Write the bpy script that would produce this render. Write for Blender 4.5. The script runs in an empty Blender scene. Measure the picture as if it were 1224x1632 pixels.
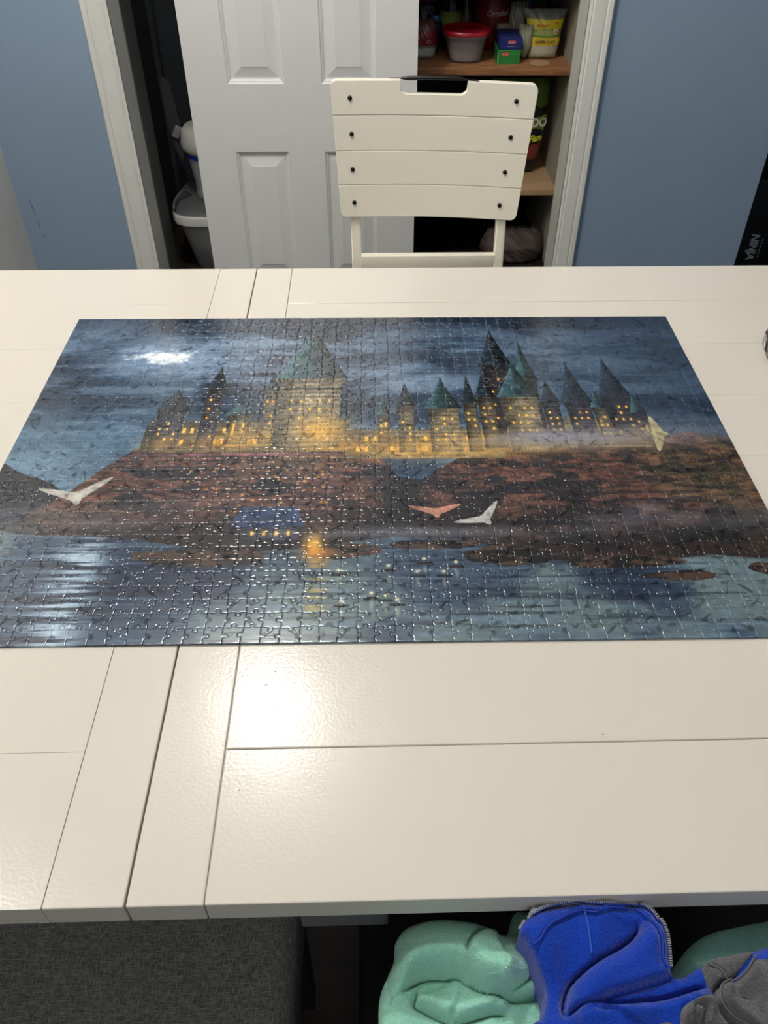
import bpy, bmesh, math, random
import numpy as np
from mathutils import Vector, Matrix
random.seed(7); rng = np.random.default_rng(11)
S = bpy.context.scene
COL = S.collection

# ------------------------------------------------------------ camera, world, lights, exposure
cam = bpy.data.cameras.new('camera'); co = bpy.data.objects.new('camera', cam); COL.objects.link(co); S.camera = co
cam.sensor_fit = 'VERTICAL'; cam.sensor_height = 36.0; cam.lens = 36*1309.0/1632
cam.shift_x = -16.3/1632; cam.shift_y = 34.4/1632; cam.clip_start = .02
R_ = Vector((0.99961016, -0.02727139, 0.00598331)); D_ = Vector((-0.01436344, -0.68606948, -0.72739422)); F_ = Vector((0.02394201, 0.72702471, -0.68619374))
# rows above are the camera's right, down and forward as (world) vectors
R_ = Vector((0.99961016, -0.02727139, 0.00598331))
co.matrix_world = Matrix(((R_.x, -D_.x, -F_.x, 0), (R_.y, -D_.y, -F_.y, 0), (R_.z, -D_.z, -F_.z, 1.237), (0, 0, 0, 1)))

W = bpy.data.worlds.new('world'); S.world = W; W.use_nodes = True
W.node_tree.nodes['Background'].inputs[0].default_value = (.75, .83, 1, 1)
W.node_tree.nodes['Background'].inputs[1].default_value = .09

def lamp(name, loc, watt, rad, col):
    l = bpy.data.lights.new(name, 'POINT'); l.energy = watt; l.shadow_soft_size = rad; l.color = col
    o = bpy.data.objects.new(name, l); o.location = loc; COL.objects.link(o); return o
lamp('ceiling_bulb', (-.319, 1.40, 2.28), 27, .028, (1, .96, .90))
lamp('fill_side', (-.95, .75, 2.28), 9, .09, (1, .95, .88))  # added fill light from the left, no actual bulb there
lamp('fill_behind_camera', (.15, -.85, 2.25), 13, .15, (1, .96, .92))  # added fill from behind the camera, brightens clothes and back wall
S.view_settings.view_transform = 'Standard'; S.view_settings.look = 'None'; S.view_settings.gamma = 1
S.view_settings.use_curve_mapping = False; S.view_settings.exposure = .55

# ------------------------------------------------------------ helpers
def srgb(r, g, b):
    f = lambda c: (c/255/12.92) if c/255 <= .04045 else ((c/255+.055)/1.055)**2.4
    return (f(r), f(g), f(b), 1)
_m = {}
def mat(name, rgb, rough=.5, metal=0, bump=0, bscale=200, var=0, vscale=8, spec=.5, trans=0, ior=1.45, alpha=1, sheen=0, emit=None, stretch=None):
    if name in _m: return _m[name]
    m = bpy.data.materials.new(name); m.use_nodes = True; nt = m.node_tree; p = nt.nodes['Principled BSDF']
    c = srgb(*rgb); p.inputs['Base Color'].default_value = c
    p.inputs['Roughness'].default_value = rough; p.inputs['Metallic'].default_value = metal
    p.inputs['Specular IOR Level'].default_value = spec; p.inputs['IOR'].default_value = ior
    p.inputs['Transmission Weight'].default_value = trans; p.inputs['Alpha'].default_value = alpha
    if sheen: p.inputs['Sheen Weight'].default_value = sheen; p.inputs['Sheen Roughness'].default_value = .4
    tc = nt.nodes.new('ShaderNodeTexCoord'); src = tc.outputs['Object']
    if stretch:
        mp = nt.nodes.new('ShaderNodeMapping'); mp.inputs['Scale'].default_value = stretch; nt.links.new(src, mp.inputs[0]); src = mp.outputs[0]
    if var:
        n = nt.nodes.new('ShaderNodeTexNoise'); n.inputs['Scale'].default_value = vscale; n.inputs['Detail'].default_value = 4
        nt.links.new(src, n.inputs['Vector'])
        r = nt.nodes.new('ShaderNodeValToRGB'); nt.links.new(n.outputs['Fac'], r.inputs[0])
        r.color_ramp.elements[0].position = .3; r.color_ramp.elements[1].position = .7
        r.color_ramp.elements[0].color = (c[0]*(1-var), c[1]*(1-var), c[2]*(1-var), 1)
        r.color_ramp.elements[1].color = (min(1, c[0]*(1+var)), min(1, c[1]*(1+var)), min(1, c[2]*(1+var)), 1)
        nt.links.new(r.outputs[0], p.inputs['Base Color'])
    if bump:
        n = nt.nodes.new('ShaderNodeTexNoise'); n.inputs['Scale'].default_value = bscale; n.inputs['Detail'].default_value = 3
        nt.links.new(src, n.inputs['Vector'])
        b = nt.nodes.new('ShaderNodeBump'); b.inputs['Strength'].default_value = bump; b.inputs['Distance'].default_value = .002
        nt.links.new(n.outputs['Fac'], b.inputs['Height']); nt.links.new(b.outputs[0], p.inputs['Normal'])
    _m[name] = m; return m

def mesh_obj(name, verts, faces, m=None, parent=None, smooth=False, loc=None):
    me = bpy.data.meshes.new(name); me.from_pydata([tuple(v) for v in verts], [], faces); me.update()
    if smooth: me.polygons.foreach_set('use_smooth', [True]*len(me.polygons))
    o = bpy.data.objects.new(name, me); COL.objects.link(o)
    if m: me.materials.append(m)
    if loc is not None:
        me.transform(Matrix.Translation(-Vector(loc))); o.location = loc
    if parent: attach(o, parent)
    return o
def attach(o, parent):
    o.parent = parent; o.matrix_parent_inverse = Matrix.Translation(-Vector(parent_loc(parent)))
def parent_loc(p):
    v = Vector((0, 0, 0))
    while p is not None:
        v += p.location; p = p.parent if not p.matrix_parent_inverse or p.parent is None else None
    return v
def bm_obj(name, bm, m=None, parent=None, smooth=False, auto=None):
    bmesh.ops.recalc_face_normals(bm, faces=bm.faces)
    me = bpy.data.meshes.new(name); bm.to_mesh(me); bm.free()
    if smooth:
        me.polygons.foreach_set('use_smooth', [True]*len(me.polygons))
        if auto: me.set_sharp_from_angle(angle=math.radians(auto))
    o = bpy.data.objects.new(name, me); COL.objects.link(o)
    if m: me.materials.append(m)
    if parent: attach(o, parent)
    return o
def empty(name, loc, label, cat, group=None):
    o = bpy.data.objects.new(name, None); o.empty_display_size = .05; o.location = loc; COL.objects.link(o)
    return tag(o, label, cat, group)
def tag(o, label=None, cat=None, group=None, kind=None):
    if label: o['label'] = label
    if cat: o['category'] = cat
    if group: o['group'] = group
    if kind: o['kind'] = kind
    return o
def add_box(bm, x0, x1, y0, y1, z0, z1, bev=0, seg=2, M=None):
    r = bmesh.ops.create_cube(bm, size=1)
    vs = r['verts']
    for v in vs: v.co = Vector((x0+(v.co.x+.5)*(x1-x0), y0+(v.co.y+.5)*(y1-y0), z0+(v.co.z+.5)*(z1-z0)))
    if bev:
        es = list({e for v in vs for e in v.link_edges})
        rr = bmesh.ops.bevel(bm, geom=es, offset=bev, segments=seg, profile=.5, affect='EDGES')
        vs = list({v for f in rr['faces'] for v in f.verts} | {v for v in vs if v.is_valid})
    if M is not None:
        for v in vs: v.co = M @ v.co
    return vs
def box(name, a, m, parent=None, bev=0, seg=2, M=None):
    bm = bmesh.new(); add_box(bm, *a, bev=bev, seg=seg, M=M)
    return bm_obj(name, bm, m, parent, smooth=bev > 0, auto=40)
def boxes(name, lst, m, parent=None, bev=0):
    bm = bmesh.new()
    for a in lst: add_box(bm, *a, bev=bev, seg=1)
    return bm_obj(name, bm, m, parent)
def lathe(name, prof, c, m, parent=None, n=40, sx=1, sy=1, power=2, auto=50):
    """prof: (radius, z) list; power > 2 gives a rounded-square section"""
    V = []; F = []
    for r, z in prof:
        for k in range(n):
            a = 2*math.pi*k/n; ca, sa = math.cos(a), math.sin(a)
            q = (abs(ca)**power+abs(sa)**power)**(-1/power)
            V.append((c[0]+r*q*ca*sx, c[1]+r*q*sa*sy, c[2]+z))
    for i in range(len(prof)-1):
        for k in range(n):
            F.append((i*n+k, i*n+(k+1) % n, (i+1)*n+(k+1) % n, (i+1)*n+k))
    if prof[0][0] > 1e-6: F.append(tuple(range(n-1, -1, -1)))
    if prof[-1][0] > 1e-6: F.append(tuple((len(prof)-1)*n+k for k in range(n)))
    bm = bmesh.new(); vs = [bm.verts.new(v) for v in V]
    for f in F: bm.faces.new([vs[i] for i in f])
    bmesh.ops.remove_doubles(bm, verts=bm.verts, dist=1e-6)
    return bm_obj(name, bm, m, parent, smooth=True, auto=auto)
def tube(name, pts, rad, m, parent=None, n=8):
    pts = [Vector(p) for p in pts]; V = []; F = []
    rads = rad if isinstance(rad, (list, tuple)) else [rad]*len(pts)
    for i, p in enumerate(pts):
        t = (pts[min(i+1, len(pts)-1)]-pts[max(i-1, 0)]).normalized()
        u = t.cross(Vector((0, .3, 1))); u = u.normalized() if u.length > 1e-4 else Vector((1, 0, 0)); w = t.cross(u)
        for k in range(n):
            a = 2*math.pi*k/n; V.append(p+(u*math.cos(a)+w*math.sin(a))*rads[i])
    for i in range(len(pts)-1):
        for k in range(n): F.append((i*n+k, i*n+(k+1) % n, (i+1)*n+(k+1) % n, (i+1)*n+k))
    F.append(tuple(range(n-1, -1, -1))); F.append(tuple((len(pts)-1)*n+k for k in range(n)))
    return mesh_obj(name, V, F, m, parent, smooth=True)
def spline(P, n=8, closed=False):
    P = [np.array(p, float) for p in P]; out = []; N = len(P)
    for i in range(N if closed else N-1):
        g = (lambda k: P[k % N]) if closed else (lambda k: P[min(max(k, 0), N-1)])
        a, b, c, d = g(i-1), g(i), g(i+1), g(i+2)
        for k in range(n):
            t = k/n
            out.append(.5*((2*b)+(-a+c)*t+(2*a-5*b+4*c-d)*t*t+(-a+3*b-3*c+d)*t**3))
    if not closed: out.append(P[-1])
    return np.array(out)
def text(name, s, size, M, m, parent=None, shear=0, bold=0, sx=1, depth=.0002, warp=None):
    cu = bpy.data.curves.new('t', 'FONT'); cu.body = s; cu.size = size; cu.align_x = 'CENTER'; cu.align_y = 'CENTER'
    cu.extrude = depth; cu.shear = shear; cu.offset = bold; cu.resolution_u = 3
    t = bpy.data.objects.new('t', cu); COL.objects.link(t)
    dg = bpy.context.evaluated_depsgraph_get(); me = bpy.data.meshes.new_from_object(t.evaluated_get(dg))
    bpy.data.objects.remove(t)
    for v in me.vertices:
        p = Vector((v.co.x*sx, v.co.y, v.co.z)); p = M @ p
        if warp: p = warp(p)
        v.co = p
    me.materials.clear(); me.materials.append(m)
    o = bpy.data.objects.new(name, me); COL.objects.link(o)
    if parent: attach(o, parent)
    return o
def face_front(x, y, z, rz=0, tilt=0):      # text plane facing -Y
    return Matrix.Translation((x, y, z)) @ Matrix.Rotation(rz, 4, 'Z') @ Matrix.Rotation(math.pi/2+tilt, 4, 'X')

# ------------------------------------------------------------ materials
BLUEWALL = mat('blue_wall_paint', (146, 167, 189), .6, bump=.12, bscale=350, spec=.3, var=.03, vscale=3)
WHITE = mat('white_trim_paint', (236, 236, 230), .38, bump=.05, bscale=40, spec=.4, var=.02, vscale=12)
DOORW = mat('white_door_paint', (238, 238, 236), .42, bump=.10, bscale=120, spec=.4, stretch=(6, 6, .6))
TABLE = mat('white_table_lacquer', (209, 203, 193), .17, bump=.06, bscale=420, spec=.30, var=.012, vscale=6)
CHAIRW = mat('white_chair_paint', (238, 232, 216), .45, bump=.03, bscale=90, spec=.4)
SEAMD = mat('dark_gap', (20, 20, 22), .9)
CEIL = mat('ceiling_paint', (225, 225, 222), .8)
PLAINW = mat('light_grey_paint', (214, 212, 206), .6, spec=.3)
FLOOR = mat('dark_floor', (38, 30, 26), .5, var=.35, vscale=7, stretch=(1, 12, 1))
BLACK = mat('black_plastic', (18, 18, 20), .35)
DARKIN = mat('unlit_room_dark', (34, 40, 46), .7)  # darkness of the unlit pantry and hall put into the wall colour
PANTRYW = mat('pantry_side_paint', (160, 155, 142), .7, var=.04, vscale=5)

# ------------------------------------------------------------ setting
YW = 2.40
def wallpiece(name, lst, m): return tag(boxes(name, lst, m), kind='structure')
wallpiece('floor', [(-1.6, 3.2, -2.2, 3.6, -.05, 0)], FLOOR)
wallpiece('ceiling', [(-1.6, 3.2, -2.2, 3.6, 2.42, 2.47)], CEIL)
wb = wallpiece('wall_back', [(-1.30, -.655, YW, YW+.105, 0, 2.42), (.57, 1.128, YW, YW+.105, 0, 2.42), (-.655, .57, YW, YW+.105, 2.06, 2.42), (1.128, 2.4, YW, YW+.105, 2.10, 2.42)], BLUEWALL)
wallpiece('wall_left', [(-1.30, -1.013, .9, YW, 0, 2.42), (-1.30, -1.2, -2.2, .9, 0, 2.42)], PLAINW)
wallpiece('wall_right', [(2.4, 2.5, -2.2, 3.6, 0, 2.42)], BLUEWALL)
wallpiece('wall_front', [(-1.30, 2.4, -2.2, -2.1, 0, 2.42)], BLUEWALL)
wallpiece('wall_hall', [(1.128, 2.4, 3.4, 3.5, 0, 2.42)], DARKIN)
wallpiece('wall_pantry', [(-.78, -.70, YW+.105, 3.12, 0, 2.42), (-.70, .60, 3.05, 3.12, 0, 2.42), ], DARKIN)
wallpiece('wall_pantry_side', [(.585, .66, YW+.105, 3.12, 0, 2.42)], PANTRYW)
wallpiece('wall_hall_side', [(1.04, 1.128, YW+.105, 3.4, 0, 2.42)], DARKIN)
scuff = bpy.data.objects
SC = mat('scuff_mark', (70, 82, 98), .8)
for pts in ([(-.9772, .307), (-.9745, .286), (-.9715, .262)], [(-.971, .250), (-.9702, .238), (-.9695, .2281)], [(-.970, .2074), (-.964, .203), (-.9574, .1997)]):
    o = tube('scuff_mark', [(x, YW-.0003, z) for x, z in pts], [.0006, .0010, .0004], SC, wb, 6)

def casing(name, x_in, x_out, y=YW, z1=2.10):
    # moulded casing: stepped profile, thicker towards the outside
    s = 1 if x_out > x_in else -1; w = abs(x_out-x_in)
    prof = [(0, 0), (0, .008), (.12, .011), (.16, .0085), (.22, .0125), (.66, .0145), (.74, .0115), (.78, .0165), (.95, .018), (1, .014), (1, 0)]
    V = []; F = []; n = len(prof)
    for z in (0, z1):
        for t, d in prof: V.append((x_in+s*w*t, y-d, z))
    for i in range(n-1): F.append((i, i+1, n+i+1, n+i))
    F.append(tuple(range(n))); F.append(tuple(range(n, 2*n)))
    bm = bmesh.new(); vs = [bm.verts.new(v) for v in V]
    for f in F: bm.faces.new([vs[i] for i in f])
    return tag(bm_obj(name, bm, WHITE), kind='structure')
casing('trim_1', -.643, -.709)
casing('trim_2', .558, .620)
tag(boxes('trim_3', [(-.709, .620, YW-.016, YW, 2.04, 2.10)], WHITE), kind='structure')
tag(boxes('trim_4', [(-.655, -.643, YW-.006, YW+.106, 0, 2.05)], WHITE), kind='structure')
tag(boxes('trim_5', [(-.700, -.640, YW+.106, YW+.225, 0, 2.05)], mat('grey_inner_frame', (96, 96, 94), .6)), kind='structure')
tag(boxes('trim_6', [(.558, .585, YW-.006, YW+.106, 0, 2.05)], WHITE), kind='structure')
tag(boxes('trim_7', [(-.643, .558, YW-.004, YW+.106, 2.04, 2.06)], WHITE), kind='structure')

# door: stiles, rails and six raised panels
DY = 2.42
door = bpy.data.objects.new('door_1', None); COL.objects.link(door); door.location = (-.177, DY, .012); tag(door, kind='structure')
dx0, dx1 = -.4815, .1310
PX = [(-.3735, -.2235), (-.1240, .0225)]
PZ = [(.06, .433), (.605, 1.52), (1.64, 1.90)]
fr = bmesh.new()
def fb(x0, x1, z0, z1): add_box(fr, x0, x1, DY, DY+.034, z0, z1)
fb(dx0, PX[0][0], .012, 2.035); fb(PX[1][1], dx1, .012, 2.035); fb(PX[0][1], PX[1][0], .012, 2.035)
for xa, xb in PX:
    zs = [.012]+[z for p in PZ for z in p]+[2.035]
    for k in range(0, len(zs), 2): fb(xa, xb, zs[k], zs[k+1])
bm_obj('door_frame', fr, DOORW, door)
def raised_panel(x0, x1, z0, z1):
    rings = [(0, 0), (.003, .004), (.006, .0045), (.010, .009), (.014, .0095), (.040, .0035), (.0405, .0025)]
    V = []; F = []
    for t, d in rings:
        V += [(x0+t, DY+d, z0+t), (x1-t, DY+d, z0+t), (x1-t, DY+d, z1-t), (x0+t, DY+d, z1-t)]
    for i in range(len(rings)-1):
        for k in range(4): F.append((i*4+k, i*4+(k+1) % 4, i*4+4+(k+1) % 4, i*4+4+k))
    F.append(tuple(len(rings)*4-4+k for k in range(4)))
    b = len(V); V += [(x0, DY+.030, z0), (x1, DY+.030, z0), (x1, DY+.030, z1), (x0, DY+.030, z1)]
    for k in range(4): F.append((k, b+k, b+(k+1) % 4, (k+1) % 4))
    F.append((b+3, b+2, b+1, b))
    bm = bmesh.new(); vs = [bm.verts.new(v) for v in V]
    for f in F: bm.faces.new([vs[i] for i in f])
    return bm_obj('door_panel', bm, DOORW, door)
for xa, xb in PX:
    for za, zb in PZ: raised_panel(xa, xb, za, zb)

# ------------------------------------------------------------ dining table
T = .75
tbl = empty('dining_table', (.05, .615, 0), 'white lacquered plank dining table with an extension leaf joint, jigsaw lying on it', 'table')
def plank(x0, x1, y0, y1, b=.0007, name='tabletop_plank'):
    o = box(name, (x0, x1, y0, y1, T-.020, T), TABLE, tbl, bev=b, seg=2); o.data.polygons.foreach_set('use_smooth', [False]*len(o.data.polygons)); return o
Ys = [.2025, .3065, .4105, .515, .6194, .7225, .8266, .930, 1.0255]
JX = -.1488
tag(plank(JX+.0006, -.1030, Ys[0], Ys[-1], .0009, 'end_board'))
tag(plank(-.1968, JX-.0006, Ys[0], Ys[-1], .0009, 'end_board'))
for k in range(8):
    g = .0005 if k == 0 else .0
    e = .0008 if k in (0, 1) else .00035
    plank(-.1024, .95, Ys[k]+.0001, Ys[k+1]-.0001-(.0005 if k == 0 else 0), .0008 if k in (0, 1, 6, 7) else .0004)
    plank(-.85, -.1970, Ys[k]+.00005, Ys[k+1]-.00005, .0004 if k in (0, 1, 6, 7) else .00022)
boxes('tabletop_underlay', [(-.845, JX-.003, .206, 1.022, T-.0205, T-.0022), (JX+.003, .945, .206, 1.022, T-.0205, T-.0022)], TABLE, tbl)
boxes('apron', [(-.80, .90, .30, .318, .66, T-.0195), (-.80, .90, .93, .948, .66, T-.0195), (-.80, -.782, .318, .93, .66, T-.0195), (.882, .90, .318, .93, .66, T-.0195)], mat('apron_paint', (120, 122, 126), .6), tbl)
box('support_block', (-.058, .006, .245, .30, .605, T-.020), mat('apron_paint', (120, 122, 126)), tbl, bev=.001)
for lx in (-.79, .84):
    for ly in (.31, .89): box('leg', (lx, lx+.05, ly, ly+.05, 0, .66), TABLE, tbl, bev=.003)
CH = mat('chip_mark', (120, 112, 104), .8)
for (x, y, l, a) in ((-.0802, .3585, .0022, .4), (-.0742, .3705, .0016, 1.2), (-.0735, .334, .0022, 1.5), (-.0730, .338, .0012, .8), (-.090, .2760, .0014, 1.4), (.155, .312, .0014, .2), (.156, .3095, .0008, 1), (-.083, .365, .0010, 2.0), (.0005, .3735, .0014, 1.5)):
    d = Vector((math.cos(a), math.sin(a), 0))*l/2; c = Vector((x, y, T+.00005))
    tube('chip_mark', [c-d, c, c+d], [.0001, .00035, .0001], CH, tbl, 5)

# ------------------------------------------------------------ jigsaw picture: a plain night landscape painted from noise and simple shapes
def paint(Wd=2200, Hd=1560):
    def cr(n, size):
        t = np.linspace(0, n-1e-6, size); i = t.astype(int); f = t-i; f = f*f*(3-2*f)
        M = np.zeros((size, n+1), np.float32); M[np.arange(size), i] = 1-f; M[np.arange(size), i+1] += f; return M
    def noise(nx, ny, x0=0, x1=None, y0=0, y1=None):
        return cr(ny, Hd) @ rng.random((ny+1, nx+1), dtype=np.float32) @ cr(nx, Wd).T
    def fbm(nx, ny, o=5):
        s = 0; a = 1; t = 0
        for k in range(o): s = s+a*noise(nx*2**k, ny*2**k); t += a; a *= .55
        return s/t
    u = np.linspace(0, 1, Wd, dtype=np.float32)[None, :]*np.ones((Hd, 1), np.float32)
    v = np.linspace(0, 1, Hd, dtype=np.float32)[:, None]*np.ones((1, Wd), np.float32)
    C = lambda r, g, b: np.array([r, g, b], np.float32)/255
    def mix(img, c, m): return img+(c-img)*np.clip(m, 0, 1)[..., None]
    ss = lambda a, b, x: (lambda t: t*t*(3-2*t))(np.clip((x-a)/(b-a), 0, 1))
    # sky
    img = np.ones((Hd, Wd, 3), np.float32)*C(66, 88, 112)
    n1 = fbm(5, 4, 6); n2 = fbm(4, 7, 6); n3 = fbm(9, 14, 5); fine = fbm(60, 60, 4); streak = fbm(9, 150, 4); det = fbm(120, 150, 3); wisp = fbm(7, 26, 6)
    img = mix(img, C(34, 46, 66), ss(.45, .62, n1)*.85)
    img = mix(img, C(134, 156, 180), ss(.45, .68, n2)*.8*(1-.4*ss(.5, 1, u)))
    img = mix(img, C(120, 140, 164), ss(.52, .66, wisp)*.55)
    img = mix(img, C(30, 40, 58), ss(.50, .36, wisp)*.45)
    img = mix(img, C(24, 34, 52), ss(.88, 1.0, v)*.65)
    img = mix(img, C(104, 138, 160), ss(.72, .45, v)*ss(.35, .0, u)*.65)
    img = mix(img, C(24, 40, 62), ss(.6, 1.0, u)*.45)
    img = mix(img, C(150, 172, 196), ss(.5, .7, n3)*ss(.25, 0, np.abs(v-.80-.1*(n1-.5)))*ss(.75, .3, u)*.5)
    d = np.sqrt(((u-.178)/.75)**2+((v-.822)/.55)**2)+.12*(n3-.5)+.16*(wisp-.5)+.10*(fine-.5)
    img = mix(img, C(150, 176, 205), ss(.22, .04, d)*.6)
    img = mix(img, C(236, 244, 250), ss(.075, .03, d)*.95)
    # far hill on the left
    hl = .452-.9*u+.03*(n3-.5)+.35*np.maximum(u-.1, 0)
    img = mix(img, C(30, 34, 46)*(.8+.5*fine[..., None]), ss(-.002, .004, hl-v)*(u < .2))
    # land
    xs = [0, .05, .10, .15, .17, .26, .34, .46, .50, .53, .56, .59, .62, .66, .70, .80, .90, .95, 1.0]
    ys = [.22, .27, .36, .45, .485, .50, .515, .505, .47, .40, .39, .42, .46, .485, .50, .505, .52, .53, .51]
    top = np.interp(u[0], xs, ys).astype(np.float32)[None, :]+.020*(n3-.5)+.012*(fine-.5)
    land = ss(-.002, .003, top-v)
    rock = fbm(16, 22, 6); rock2 = fbm(34, 110, 4); ridge = 1-np.abs(2*rock-1)
    lc = C(96, 66, 56)*np.ones_like(img)
    lc = lc*(.72+.56*det[..., None]); lc = mix(lc, C(34, 28, 30), ss(.42, .64, rock)*.85); lc = mix(lc, C(146, 98, 78), ss(.90, 1.0, ridge)*.6)
    lc = mix(lc, C(104, 98, 62), ss(.55, .7, n1)*.45); lc = mix(lc, C(30, 27, 30), ss(.44, .74, rock2)*.6); lc = mix(lc, C(150, 112, 92), ss(.56, .8, 1-rock2)*.35)
    lc = mix(lc, C(34, 30, 32), ss(.07, .0, np.abs(u-.535-.05*(n3-.5)))*ss(.46, .36, v)*.85)
    lc = mix(lc, C(28, 27, 30), ss(.34, .24, v)*.6)
    img = mix(img, lc, land)
    # water
    shore = np.interp(u[0], [0, .06, .2, .32, .44, .52, .6, .7, .8, .9, 1], [.27, .25, .235, .20, .205, .235, .225, .17, .165, .18, .17]).astype(np.float32)[None, :]+.018*(n3-.5)
    water = ss(-.003, .004, shore-v)
    wc = C(66, 84, 106)*np.ones_like(img); wc = mix(wc, C(38, 50, 74), ss(.45, .65, n2)*.75)
    wc = mix(wc, C(118, 136, 138), ss(.46, .62, n1)*.8); wc = mix(wc, C(120, 146, 176), ss(.58, .74, streak)*.35)
    wc = mix(wc, C(20, 28, 48), ss(.44, .30, streak)*.4)
    rf = ss(.050, .0, np.abs(u-.155-.02*(v-.1)+.05*(streak-.5)))
    wc = mix(wc, C(196, 218, 234), rf*ss(.42, .60, streak+.06*rf)*ss(.27, .2, v)*.85)
    wc = mix(wc, C(190, 160, 90), ss(.02, .0, np.abs(u-.43))*ss(.45, .6, streak)*ss(.02, .08, v)*.7)
    img = mix(img, wc, water)
    for (a, b, w, h) in ((.29, .185, .095, .022), (.46, .198, .05, .02), (.66, .185, .055, .026), (.80, .165, .07, .014), (.86, .132, .045, .012), (.97, .145, .03, .015), (.57, .212, .06, .012)):
        e = ((u-a)/w)**2+((v-b)/h)**2+.9*(fine-.5)+1.2*(rock-.5)
        img = mix(img, mix(C(84, 66, 58)*np.ones_like(img), C(30, 27, 30), ss(.45, .6, rock2)), ss(1.05, .9, e)); 
    # castle of plain round and square towers
    px = 1.2/Wd
    def rect(x0, x1, y0, y1, c, shade=True, img_=None):
        nonlocal img
        i0, i1 = max(int((x0-.01)*Wd), 0), min(int((x1+.01)*Wd), Wd); j0, j1 = max(int((y0-.01)*Hd), 0), min(int((y1+.01)*Hd), Hd)
        U, V = u[j0:j1, i0:i1], v[j0:j1, i0:i1]
        m = np.clip((U-x0)/px, 0, 1)*np.clip((x1-U)/px, 0, 1)*np.clip((V-y0)/px, 0, 1)*np.clip((y1-V)/px, 0, 1)
        cc = c*np.ones(U.shape+(3,), np.float32)
        if shade and x1-x0 > .01: cc = cc*(.86+.2*np.sign(np.sin(V*900+3*np.floor(V*143)))*(np.sin(U*1400+2.1*np.floor(V*286)) > -.6))[..., None]*(.80+.4*det[j0:j1, i0:i1, None])
        if shade: cc = cc*(.72+.5*np.sin(np.clip((U-x0)/(x1-x0), 0, 1)*2.6)[..., None])*(.75+.5*fine[j0:j1, i0:i1, None])
        img[j0:j1, i0:i1] = mix(img[j0:j1, i0:i1], cc, m)
    def cone(xc, w, y0, y1, c, skew=0, flare=1.25):
        nonlocal img
        i0, i1 = max(int((xc-w*1.1)*Wd), 0), min(int((xc+w*1.1)*Wd), Wd); j0, j1 = int((y0-.01)*Hd), min(int((y1+.005)*Hd), Hd)
        U, V = u[j0:j1, i0:i1], v[j0:j1, i0:i1]; t = np.clip((V-y0)/(y1-y0), 0, 1)
        hw = w*(1-t)**flare*1.0; cx = xc+skew*t
        m = np.clip((hw-np.abs(U-cx))/px, 0, 1)*np.clip((V-y0)/px, 0, 1)
        g = np.clip((U-cx)/(hw+1e-4), -1, 1)[..., None]
        cc = c*(.92-.48*g)*(.75+.5*fine[j0:j1, i0:i1, None])
        img[j0:j1, i0:i1] = mix(img[j0:j1, i0:i1], cc, m)
    def glow(x, y, rx, ry, s=.8, c=(250, 196, 84)):
        nonlocal img
        i0, i1 = max(int((x-3*rx)*Wd), 0), int((x+3*rx)*Wd); j0, j1 = int((y-3*ry)*Hd), int((y+3*ry)*Hd)
        U, V = u[j0:j1, i0:i1], v[j0:j1, i0:i1]
        img[j0:j1, i0:i1] = mix(img[j0:j1, i0:i1], C(*c)*np.ones(U.shape+(3,), np.float32), np.exp(-((U-x)/rx)**2-((V-y)/ry)**2)*s)
    stone = C(128, 118, 98); dark = C(62, 58, 66); teal = C(58, 84, 92); tdark = C(38, 50, 62); lit = C(250, 200, 96)
    def windows(x0, x1, y0, y1, nx, ny, w=.0022, h=.006, p=.75):
        for a in range(nx):
            for b in range(ny):
                if rng.random() < p:
                    x = x0+(a+.5)/nx*(x1-x0); y = y0+(b+.5)/ny*(y1-y0)
                    glow(x, y, w*2.2, h*1.3, .35); rect(x-w, x+w, y-h, y+h, lit, False)
    # walls between the towers
    rect(.175, .46, .470, .575, stone*.75); rect(.46, .68, .45, .545, stone*.9); rect(.66, .885, .48, .58, stone*.85)
    for k in range(70): x = .177+k*.0101; yy = .575 if x < .46 else (.545 if x < .67 else .58); rect(x, x+.0055, yy-.002, yy+.007, stone*.7, False)
    windows(.19, .44, .49, .565, 22, 2, .0025, .008); windows(.47, .66, .465, .53, 16, 2, .0026, .008); windows(.70, .88, .50, .565, 14, 2, .002, .006)
    for g in ((.45, .49, .05, .03, .55), (.56, .48, .07, .03, .55), (.40, .55, .05, .035, .45), (.655, .49, .04, .03, .5), (.30, .505, .05, .02, .5), (.84, .55, .02, .02, .35)): glow(*g[:4], g[4], (236, 176, 70))
    for (xc, w, yb, yt, tip, c, rc) in (
        (.205, .020, .48, .625, .70, dark, tdark), (.262, .013, .48, .70, .79, dark, tdark), (.305, .017, .50, .60, .655, stone*.8, teal),
        (.345, .010, .5, .69, .76, stone*.8, tdark), (.545, .012, .47, .63, .72, stone*.8, tdark), (.60, .022, .47, .62, .74, stone, teal),
        (.64, .010, .47, .64, .75, stone*.7, tdark), (.512, .008, .5, .60, .67, stone*.7, teal), (.690, .022, .48, .78, .95, dark*.9, tdark),
        (.733, .014, .48, .72, .90, dark*.9, teal), (.665, .012, .48, .66, .77, stone*.7, tdark), (.760, .012, .48, .64, .73, dark, tdark),
        (.715, .026, .47, .66, .80, stone, teal), (.800, .018, .48, .64, .80, dark, tdark), (.860, .020, .49, .66, .82, dark*.9, tdark), (.830, .010, .49, .62, .69, stone*.7, teal), (.885, .010, .50, .60, .67, dark, teal),
        (.402, .047, .49, .735, .94, stone, teal)):
        rect(xc-w, xc+w, yb, yt, c); rect(xc-w*1.1, xc+w*1.1, yt-.022, yt, c*.8)
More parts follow.
